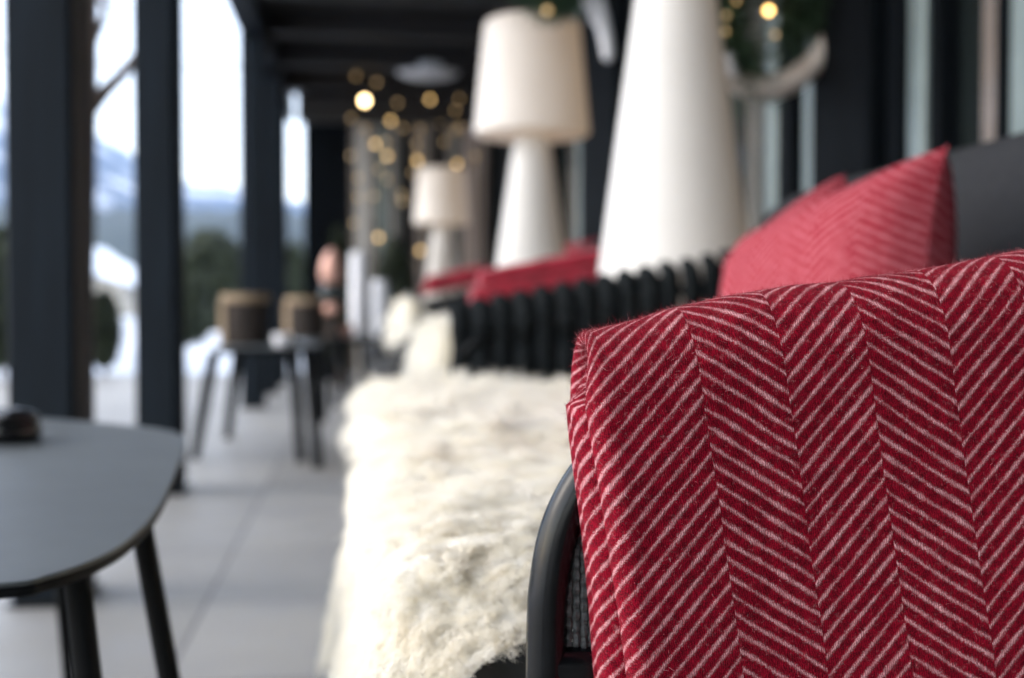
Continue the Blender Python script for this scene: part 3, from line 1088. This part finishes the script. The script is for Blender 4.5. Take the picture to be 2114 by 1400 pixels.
xa, xb = tpos(452, 5.7), tpos(650, 5.7)
feet = [at(402, 948, Z=0), at(470, 905, Z=0), at(622, 955, Z=0), at(657, 968, Z=0)]
make_table(rounded((xa + xb) / 2, 5.95, (xb - xa) / 2 + .02, .50),
           [((tpos(442, 5.70), 5.70), feet[0][:2]), ((tpos(492, 6.3), 6.3), feet[1][:2]), ((tpos(606, 5.72), 5.72), feet[2][:2]), ((tpos(636, 5.60), 5.60), feet[3][:2])],
           'middle low table with four splayed legs, carrying the brown pot', .030, .023, .026)
f5 = [at(732, 888, Z=0), at(760, 850, Z=0), at(668, 870, Z=0), at(690, 840, Z=0)]
make_table(rounded(tpos(705, 7.6), 7.6, .22, .5),
           [((tpos(700, 7.2), 7.2), f5[0][:2]), ((tpos(748, 8), 8), f5[1][:2]), ((tpos(662, 7.3), 7.3), f5[2][:2]), ((tpos(690, 8), 8), f5[3][:2])],
           'farthest low table holding the copper lantern and white vases', .030, .023, .026)

# things on the tables
p = at(14, 912, Z=TZ)
t = thing('ashtray', (p.x, p.y, TZ + .001), 'round gloss black lidded ashtray on the nearest table', 'ashtray')
MB().lathe([(.036, TZ + .001), (.043, TZ + .004), (.045, TZ + .014), (.043, TZ + .023), (.039, TZ + .0245)], p.x, p.y, 40).build('bowl', M['black'], t)
MB().lathe([(.041, TZ + .025), (.0425, TZ + .029), (.040, TZ + .037), (.029, TZ + .0435), (.016, TZ + .0445), (.011, TZ + .041), (.002, TZ + .0405)], p.x, p.y, 40).build('lid', M['black'], t)


def pot(px, Y, dia, h, label):
    x = tpos(px, Y)
    t = thing('round_pot', (x, Y, TZ + .001), label, 'pot', 'round brown bark pots')
    r = dia / 2
    z = TZ + .001
    b = MB()
    n = 44
    P = []
    for q in np.linspace(0, 1, 9):
        P.append([(x + r * (.96 + .04 * math.sin(q * 3)) * (1 + .018 * (k % 2)) * math.cos(2 * math.pi * k / n), Y + r * (.96 + .04 * math.sin(q * 3)) * (1 + .018 * (k % 2)) * math.sin(2 * math.pi * k / n), z + h * .86 * q) for k in range(n)])
    b.quad_grid(P, close_v=True)
    b.f.append(tuple(range(n - 1, -1, -1)))
    b.build('bark_body', M['umber'], t)
    zr = z + h * .86
    MB().lathe([(r * .86, zr - .03), (r * 1.05, zr - .01), (r * 1.07, zr + h * .05), (r * 1.04, zr + h * .10), (r * .90, zr + h * .10), (r * .86, zr + .0), (r * .8, zr - .02)], x, Y, 44).build('rim', M['tan'], t)
    # pale upright slats on the left side only
    b = MB()
    for k in range(4):
        a = R(165 + k * 15)
        b.tube([(x + r * 1.03 * math.cos(a), Y + r * 1.03 * math.sin(a), z + .004), (x + r * 1.05 * math.cos(a), Y + r * 1.05 * math.sin(a), zr - .012)], .011, 8)
    b.build('slats', M['tan'], t)
    return t


pot(508, 6.0, .222, .255, 'round brown bark pot with pale rim on the middle table')
pot(632, 7.35, .23, .25, 'second brown pot with pale rim, farther back beside the copper lantern')

x, y = tpos(686, 7.25), 7.25
t = thing('copper_lantern', (x, y, TZ + .001), 'slim copper lantern with egg shaped top on the farthest table', 'lantern')
MB().lathe([(.055, TZ + .001), (.058, TZ + .01), (.045, TZ + .03), (.03, TZ + .11), (.034, TZ + .125)], x, y, 28).build('foot', M['umber'], t)
MB().ball((x, y, TZ + .172), .055, 14, .85).build('knob', M['copper'], t)
MB().lathe([(.05, TZ + .215), (.068, TZ + .23), (.07, TZ + .30), (.055, TZ + .318)], x, y, 28).build('glass_body', M['darkglass'], t)
MB().lathe([(.052, TZ + .318), (.068, TZ + .345), (.072, TZ + .39), (.064, TZ + .44), (.045, TZ + .49), (.018, TZ + .525), (.004, TZ + .53)], x, y, 28).build('cap', M['copper'], t)


def vase(px, Y, py0, py1, wpx, label, z0=None):
    a, b2 = at(px, py1, Y=Y), at(px, py0, Y=Y)
    z0 = a.z if z0 is None else z0
    h, r = b2.z - z0, wpx / 2 / FPX * Y
    t = MB().lathe([(r * .8, z0), (r * .9, z0 + .006)] + [(r * (.92 + .08 * math.sin(q * 3.1)), z0 + .006 + (h - .02) * q) for q in np.linspace(0, 1, 9)[1:]] + [(r * .7, z0 + h), (r * .4, z0 + h - .004), (r * .35, z0 + h - .05), (.001, z0 + h - .06)], a.x, Y, 28).build('white_vase', M['white'])
    return tag(t, label, 'vase', 'tall white vases')


vase(785, 7.3, 578, 700, 38, 'tall slim white vase on the right end of the farthest table', TZ + .001)
vase(741, 7.9, 520, 690, 36, 'taller white vase behind, between the copper lantern and the shrub', TZ + .001)
x, y = tpos(583, 5.62), 5.62
cp = MB().lathe([(.028, TZ + .001), (.034, TZ + .004), (.042, TZ + .04), (.044, TZ + .06), (.040, TZ + .06), (.037, TZ + .04), (.03, TZ + .012), (.001, TZ + .010)], x, y, 28).build('cup', M['white'])
tag(cp, 'small white cup beside the brown pot on the middle table', 'cup')
x, y = tpos(716, 7.3), 7.3
cp = MB().lathe([(.03, TZ + .001), (.035, TZ + .004), (.045, TZ + .05), (.047, TZ + .075), (.043, TZ + .075), (.036, TZ + .02), (.001, TZ + .012)], x, y, 28).build('cup', M['copper'])
tag(cp, 'copper cup at the foot of the copper lantern', 'cup')

# ------------------------------------------------------------------ right facade: navy columns, pale strips for reflected sky, glass, room behind
FX = 1.28


def fy(px):
    return at(px, 650, X=FX).y


fac = thing('window_wall', (FX, 4, 0), 'dark navy timber window wall behind the sofas with tall glass panes', 'window wall')
ZT = 2.82


def upright(px0, px1, mat, proud, name, z0=.10):
    ya, yb = sorted((fy(px0), fy(px1)))
    MB().box(FX - proud, FX + .12, ya, yb, z0, ZT, .006).build(name, mat, fac, smooth=False)
    return ya, yb


spans = [upright(2300, 2440, M['navy'], .05, 'column'), upright(1708, 1832, M['navy'], .05, 'column'), upright(1215, 1290, M['navy'], .05, 'column'), upright(1040, 1075, M['navy'], .05, 'column')]
for px0, px1 in ((1886, 1918), (2098, 2150), (1590, 1612), (1668, 1704), (1196, 1211), (1440, 1460)):  # pale strips built in place of sky reflected in the glass
    spans.append(upright(px0, px1, M['pale_strip'], .02, 'reflection_strip'))
for px0, px1 in ((1925, 1945), (2062, 2082), (1612, 1640), (1838, 1868), (1300, 1330), (1120, 1140)):
    spans.append(upright(px0, px1, M['navy'], .015, 'mullion'))
MB().box(FX - .03, FX + .14, -11, 11.55, 0.001, .098, .005).build('sill', M['navy'], fac, smooth=False)
MB().box(FX + .035, FX + .043, -11, 11.55, .099, ZT).build('pane', M['pane'], fac, smooth=False)
rm = thing('room_wall', (3.2, 4, 0), 'dark brown wall of the dim room behind the glass', 'wall')
MB().box(3.2, 3.3, -11, 11.6, 0.001, ZT, .01).build('panelling', M['inside'], rm, smooth=False)
MB().box(1.45, 3.2, -11.1, -11.01, 0.001, ZT, .01).build('end_panel', M['inside'], rm, smooth=False)
rw = MB().box(-.68, 1.25, -11.1, -11.0, .001, 2.65, .01).build('rear_light_block', M['navy'], smooth=False)  # out of view, added to keep light from behind off the posts
tag(rw, 'navy wall added unseen far behind the viewer to cut light from there', 'wall')


rl = at(1985, 205, X=2.5)
t = thing('pendant_lamp', (rl.x, rl.y, rl.z), 'warm glowing pendant lamp in the dim room behind the glass', 'pendant lamp')
MB().ball(tuple(rl), .11, 14, .8).build('globe', simple('amber lit glass', (.6, .35, .15), emit=(1.0, .42, .12), estr=.5), t)
MB().tube([(rl.x, rl.y, rl.z + .08), (rl.x, rl.y, ZT)], .006, 8).build('cord', M['steel'], t)


def curtain(px0, px1, mat, dx, label, py0=None, n=26):
    ya, yb = sorted((at(px0, 650, X=FX + dx).y, at(px1, 650, X=FX + dx).y))
    ztop = ZT - .02
    P = []
    for i in range(n * 3):
        q = i / (n * 3 - 1)
        col = []
        for j in range(9):
            z = .02 + (ztop - .02) * j / 8
            col.append((FX + dx + .022 * math.sin(q * (yb - ya) * 62) + .006 * nz3(q * 9, z, 1), ya + (yb - ya) * q, z))
        P.append(col)
    o = MB().quad_grid(P).build('curtain', mat, angle=None)
    sol = o.modifiers.new('cloth', 'SOLIDIFY')
    sol.thickness = .004
    return tag(o, label, 'curtain', 'curtains behind the glass')


curtain(2005, 2060, M['blush'], .10, 'blush beige curtain behind the glass above the grey backrest')
curtain(1655, 1700, M['curtain'], .12, 'pale curtain left of the broad navy column')
curtain(1545, 1590, M['curtain'], .25, 'grey curtain strip beside the nearest white lamp')
curtain(1195, 1214, M['curtain'], .14, 'pale curtain strip between the middle lamp and the navy column')

# ------------------------------------------------------------------ end wall with glass and fairy lights
EY = 11.75
ew = thing('end_wall', (.3, EY, 0), 'dark timber and glass end wall closing the terrace behind the fairy lights', 'wall')


def ex_(px):
    return at(px, 650, Y=EY).x


MB().box(ex_(629), ex_(724), EY, EY + .15, .001, 2.80, .006).build('timber_panel', M['navy'], ew, smooth=False)
for px0, px1, m_, pr in ((736, 764, M['curtain'], .0), (828, 852, M['navy'], .03), (896, 918, M['navy'], .03), (958, 984, M['blush'], .0), (1010, 1100, M['navy'], .03), (780, 800, M['pale_strip'], .02)):
    MB().box(ex_(px0), ex_(px1), EY - pr, EY + .12, .001, 2.60, .005).build('upright', m_, ew, smooth=False)
for k, px0 in enumerate((768, 806, 818, 862, 876, 926, 944, 992)):
    MB().box(ex_(px0), ex_(px0 + (5, 8, 4, 7)[k % 4]), EY + .02, EY + .11, .001, 2.60, .004).build('glazing_bar', M[('stone', 'curtain', 'pale_strip', 'blush')[k % 4]], ew, smooth=False)
MB().box(ex_(724) + .002, 1.9, EY + .125, EY + .133, .001, 2.60).build('pane', M['pane'], ew, smooth=False)
MB().box(ex_(724) + .002, 1.9, EY - .02, EY + .14, 2.602, 2.80, .006).build('lintel', M['roof'], ew, smooth=False)
bw = MB().box(-.4, 2.6, EY + 1.4, EY + 1.5, .001, 2.9, .01).build('back_wall', simple('warm brown grey plaster', (.17, .135, .105), (.09, .07, .055), rough=.9, scale=3, stretch=(3, 3, .4)), smooth=False)
tag(bw, 'dim brown wall seen through the glass of the end wall', 'wall')

dl = thing('ceiling_lamp', (at(885, 150, Y=10.2).x, 10.2, 2.5), 'white disc ceiling lamp before the end wall', 'ceiling lamp')
px_ = at(885, 150, Y=10.2)
MB().lathe([(.02, px_.z - .03), (.20, px_.z - .035), (.255, px_.z - .01), (.262, px_.z + .03), (.22, px_.z + .07), (.06, px_.z + .09), (.02, px_.z + .10)], px_.x, 10.2, 40).build('shade', M['ceil_light'], dl)
MB().tube([(px_.x, 10.2, px_.z + .09), (px_.x, 10.2, 2.828)], .012, 8).build('stem', M['steel'], dl)

# light strings: wire + every bulb a part of its string
strings = [(742, 11.0, [(160, 0), (240, 0), (318, 0), (372, 0), (398, 0), (455, 0)], 'faint light string against the pale left upright of the end wall'),
           (846, 11.35, [(182, 0), (232, 0), (268, 0), (330, 0), (355, 0), (405, 0)], 'faint light string before the dark left door post'),
           (905, 11.4, [(180, 0), (252, 0), (286, 0), (345, 0)], 'faint light string over the farthest lamp'),
           (768, 10.6, [(170, 0), (203, 2), (262, 0), (288, 1), (350, 0), (400, 0), (478, 1)], 'short light string at the left with the two brightest bulbs'),
           (815, 10.9, [(128, 1), (200, 0), (247, 1), (290, 0), (326, 1), (372, 0), (420, 0)], 'light string hanging just left of the disc lamp'),
           (873, 11.1, [(160, 1), (205, 1), (256, 0), (300, 0), (328, 1), (390, 0), (512, 1)], 'light string hanging below the disc lamp'),
           (932, 11.2, [(225, 0), (274, 0), (328, 1), (372, 0), (432, 0), (490, 0)], 'light string hanging right of the farthest lamp'),
           (966, 11.3, [(210, 0), (262, 0), (318, 0), (365, 0), (450, 1)], 'last light string, nearest the navy corner on the right')]
bulb_mats = [simple('faint warm bulb', (.9, .8, .6), emit=(1.0, .62, .22), estr=.35), M['bulb_soft'], M['bulb']]
bulb_mats[1] = simple('warm bulb', (.9, .8, .6), emit=(1.0, .62, .22), estr=1.2)
bulb_mats[2] = simple('bright warm bulb', (.9, .8, .6), emit=(1.0, .68, .32), estr=8)
for px0, Y, bl, lab in strings:
    top = at(px0, bl[0][0] - 40, Y=Y)
    t = thing('light_string', (top.x, Y, 2.65), lab, 'fairy lights', 'warm light strings before the end wall')
    pts = []
    for k, (py, br) in enumerate(bl):
        q = at(px0 + random.uniform(-20, 20), py + random.uniform(-9, 9), Y=Y + random.uniform(-.05, .05))
        pts.append(q)
        r = (.015 if br == 0 else .019) if br < 2 else .028
        MB().ball((q.x, q.y, q.z - r), r, 10, 1.15).build('bulb', bulb_mats[br], t)
    MB().tube([(top.x, Y, 2.655)] + [(q.x, q.y, q.z + .004) for q in pts], .004, 6).build('wire', M['steel'], t)


# ------------------------------------------------------------------ shrubs, wreath, garland, tree, hut
def leaf_cloud(name, c, rx, ry, rz, n, size, mat, parent=None, seed=0, cone=0.0):
    g = np.random.default_rng(seed)
    P = unit(g.normal(size=(n, 3))) * (g.random((n, 1)) ** .45)
    keep = np.array([nz3(*(p * 2.1), 1) + .35 > 0 or k % 4 == 0 for k, p in enumerate(P)])
    P = P[keep]
    if cone:
        P[:, :2] *= (1 - cone * (P[:, 2:3] * .5 + .5))
    n = len(P)
    P = P * np.array([rx, ry, rz]) + np.array(c)
    a = unit(g.normal(size=(n, 3)))
    b_ = unit(np.cross(a, g.normal(size=(n, 3))))
    s = size * (.5 + g.random((n, 1)))
    V = np.stack([P - a * s, P + b_ * s * .45, P + a * s, P - b_ * s * .45], 1).reshape(-1, 3)
    F = np.arange(n * 4).reshape(-1, 4)
    org = np.array(parent['_w']) if parent is not None else np.zeros(3)
    return finish(name, raw_mesh(name, V - org, F), mat, parent, False)


def shrub(px, py_top, py_bot, Y, wpx, label, n=5000, seed=1, cone=.5, size=.05, zb=None, pot_=False):
    a, b2 = at(px, py_bot, Y=Y), at(px, py_top, Y=Y)
    zb = a.z if zb is None else zb
    h, r = b2.z - zb, wpx / 2 / FPX * Y
    t = thing('evergreen_shrub', (a.x, Y, zb), label, 'shrub', 'evergreen shrubs round the terrace')
    MB().tube([(a.x, Y, zb), (a.x + .01, Y, zb + h * .5), (a.x, Y, zb + h * .9)], [.03, .02, .006], 8).build('trunk', M['bark'], t)
    leaf_cloud('crown', (a.x, Y, zb + h * .55), r, r, h * .47, n, size, M['leaf'], t, seed, cone)
    return t


shrub(435, 474, 690, 17.5, 190, 'broad dark evergreen shrub seen between the second and third posts', 9000, 1, .15, .055, -.06)
shrub(395, 520, 690, 15.2, 90, 'lower dark shrub at the foot of the broad evergreen', 4000, 8, .3, .05, -.06)
shrub(215, 600, 750, 12.8, 75, 'low dark shrub beside the snow bank behind the front post', 4500, 3, .2, .045, .001)
shrub(0, 470, 740, 12.0, 110, 'dark shrub at the left edge of the view behind the front post', 6000, 4, .2, .05, .001)
shrub(607, 500, 690, 18.5, 70, 'small olive shrub in the gap right of the fourth post', 3500, 5, .2, .06, -.06)
shrub(815, 495, 690, 10.4, 110, 'dark shrub at the end wall under the light strings', 6000, 6, .35, .04, .001)
shrub(700, 470, 700, 11.0, 60, 'slim dark shrub against the timber panel of the end wall', 4000, 9, .4, .04, .001)

# bare tree behind the front post
t = thing('bare_tree', (at(160, 700, Y=5.9).x, 5.9, -.06), 'bare brown tree with forked branches behind the front post', 'tree')
tp = [at(x_, y_, Y=5.9) for x_, y_ in ((150, 860), (160, 640), (168, 400), (176, 215), (182, 110), (188, -40), (200, -260))]
tp[0] = Vector((tp[0].x, 5.9, -.05))
MB().tube(tp, [.085, .075, .066, .055, .045, .036, .02], 14, 5).build('trunk', M['bark'], t)
for pts, r0 in ((((176, 240), (215, 190), (255, 150), (300, 90), (370, 0), (430, -140)), .042), (((183, 110), (205, 60), (222, 20), (228, -60), (240, -180)), .022), (((176, 170), (120, 110), (60, 40), (10, -60)), .03), (((222, 30), (208, -5), (196, -60)), .012)):
    MB().tube([at(x_, y_, Y=5.9 + .05 * k) for k, (x_, y_) in enumerate(pts)], [r0 * (1 - .15 * k) for k in range(len(pts))], 10, 5).build('branch', M['bark'], t)

# hut with a snowy roof down the slope
HY = 40
hx0, hx1 = at(120, 560, Y=HY).x, at(283, 560, Y=HY).x
t = thing('snowy_hut', ((hx0 + hx1) / 2, HY, -.06), 'small beige hut with a thick snowy roof beyond the terrace', 'hut')
ze, zr = at(280, 572, Y=HY).z, at(185, 508, Y=HY).z
MB().box(hx0 + .3, hx1 - .5, HY, HY + 4, -.06, ze - .02, .02).build('wall', M['stone'], t, smooth=False)
b = MB()
P = []
for y in (HY - .5, HY + 4.4):
    P.append([(hx0 - 1.2, y, zr - .5), (hx0 + .6, y, zr + .1), ((hx0 + hx1) / 2 - .1, y, zr - .3), (hx1 + .05, y, ze), (hx1 + .05, y, ze - .32), ((hx0 + hx1) / 2, y, zr - .9), (hx0 - 1.2, y, zr - 1.1)])
b.quad_grid(P, close_v=True)
b.f.append(tuple(range(6, -1, -1)))
b.f.append(tuple(range(7, 14)))
b.build('roof', M['snow'], t, smooth=False)
MB().box((hx0 + hx1) / 2 + .3, hx1 - .9, HY - .03, HY - .004, .7, 1.1, .01).build('window', M['darkglass'], t, smooth=False)

# overhead cable
ca = MB().tube([at(-300, 40, Y=24), at(150, 125, Y=24), at(440, 137, Y=24.5), at(520, 128, Y=25), at(900, 40, Y=26)], .018, 6, 6).build('cable', M['cable'])
tag(ca, 'thin grey overhead cable crossing the white sky', 'cable')


def sprigs(b, path, n, length, spread, seed):
    g = np.random.default_rng(seed)
    V, F = [], []
    for k in range(n):
        q = g.random() * (len(path) - 1)
        i = min(int(q), len(path) - 2)
        p = path[i].lerp(path[i + 1], q - i)
        p = p + Vector(g.normal(size=3)) * spread
        d = Vector(g.normal(size=3)).normalized()
        s = d.cross(Vector(g.normal(size=3))).normalized()
        L = length * (.6 + .8 * g.random())
        o = len(b.v)
        wd = L * .045
        b.v.extend([tuple(p - s * wd), tuple(p + s * wd), tuple(p + d * L + s * wd * .4), tuple(p + d * L - s * wd * .4)])
        b.f.append((o, o + 1, o + 2, o + 3))
    return b


# hanging wreath: pale birch ring, fir sprigs, warm bulbs
WY = 3.15
wc = at(1575, 25, Y=WY)
wr = at(1735, 25, Y=WY).x - wc.x
t = thing('hanging_wreath', (wc.x, WY, wc.z), 'hanging wreath of pale birch with fir sprigs and warm bulbs beside the nearest lamp', 'wreath')
ring = [Vector((wc.x + wr * .86 * math.cos(a), WY + .02 * math.sin(a * 3), wc.z + wr * .92 * math.sin(a))) for a in np.linspace(R(-150), R(195), 40)]
MB().tube(ring, [.016 + .020 * math.exp(-((i - 8) / 7) ** 2) for i in range(40)], 10, 2).build('birch_ring', M['birch'], t)
fir = [Vector((wc.x + wr * .62 * math.cos(a), WY + .03, wc.z + wr * .7 * math.sin(a))) for a in np.linspace(R(-20), R(260), 24)]
sprigs(MB(), fir, 6500, .055, .038, 4).build('fir_sprigs', M['needle'], t, smooth=False)
for px, py, br in ((1587, 22, 2), (1500, 32, 1), (1600, 72, 1), (1520, 2, 1), (1498, 65, 0), (1560, -40, 1), (1640, -20, 1)):
    q = at(px, py, Y=WY - .05)
    MB().ball(tuple(q), .0095 if br == 2 else .0065, 10).build('bulb', bulb_mats[0] if br < 2 else M['bulb'], t)
for px, py in ((1505, 120), (1512, 145)):
    q = at(px, py, Y=WY - .03)
    MB().ball(tuple(q), .016, 12).build('white_bauble', M['white'], t)
MB().tube([(wc.x, WY, wc.z + wr * .9), (wc.x, WY, 2.66)], .003, 6).build('cord', M['steel'], t)

# garland with white glass icicles before the middle lamp's shade
GY = 4.55
gp = [at(x_, y_, Y=GY) for x_, y_ in ((1060, -60), (1090, -20), (1130, 10), (1165, 10), (1200, -25), (1240, -60), (1300, -110))]
t = thing('fir_garland', (gp[3].x, GY, gp[3].z), 'fir garland with white hanging icicles over the shade of the middle lamp', 'garland')
MB().tube(gp, .006, 8, 4).build('stem', M['bark'], t)
sprigs(MB(), gp, 3200, .055, .026, 9).build('fir_sprigs', M['needle'], t, smooth=False)
for (xa_, ya_), (xb_, yb_), r_ in (((1212, -60), (1232, 55), .02), ((1238, -30), (1258, 128), .026), ((1222, -40), (1247, 90), .018), ((1205, -70), (1212, 22), .016)):
    pa, pb = at(xa_, ya_, Y=GY - .03), at(xb_, yb_, Y=GY - .03)
    MB().tube([pa, pa.lerp(pb, .35), pa.lerp(pb, .75), pa.lerp(pb, .94), pb], [.004, r_ * .7, r_, r_ * .85, .004], 12, 4).build('icicle', M['white'], t)
q = at(1130, 22, Y=GY - .04)
MB().ball(tuple(q), .014, 10).build('bulb', bulb_mats[0], t)
for px0 in (1062, 1238):
    q = at(px0, -60, Y=GY)
    MB().tube([tuple(q), (q.x, q.y, 2.825)], .003, 6).build('cord', M['steel'], t)

# ------------------------------------------------------------------ winter air
hz = MB().box(-3400, 3400, -80, 3400, -4.2, 760).build('haze', None, smooth=False)
hm = bpy.data.materials.new('pale winter air')
hm.use_nodes = True
hm.node_tree.nodes.remove(hm.node_tree.nodes['Principled BSDF'])
hv = hm.node_tree.nodes.new('ShaderNodeVolumePrincipled')
hv.inputs['Color'].default_value = (.36, .57, 1.0, 1)
hv.inputs['Density'].default_value = .00022
hv.inputs['Anisotropy'].default_value = .2
hm.node_tree.links.new(hv.outputs[0], hm.node_tree.nodes['Material Output'].inputs['Volume'])
hz.data.materials.append(hm)
hz['kind'] = 'stuff'

for o in COL.objects:
    if '_w' in o:
        del o['_w']
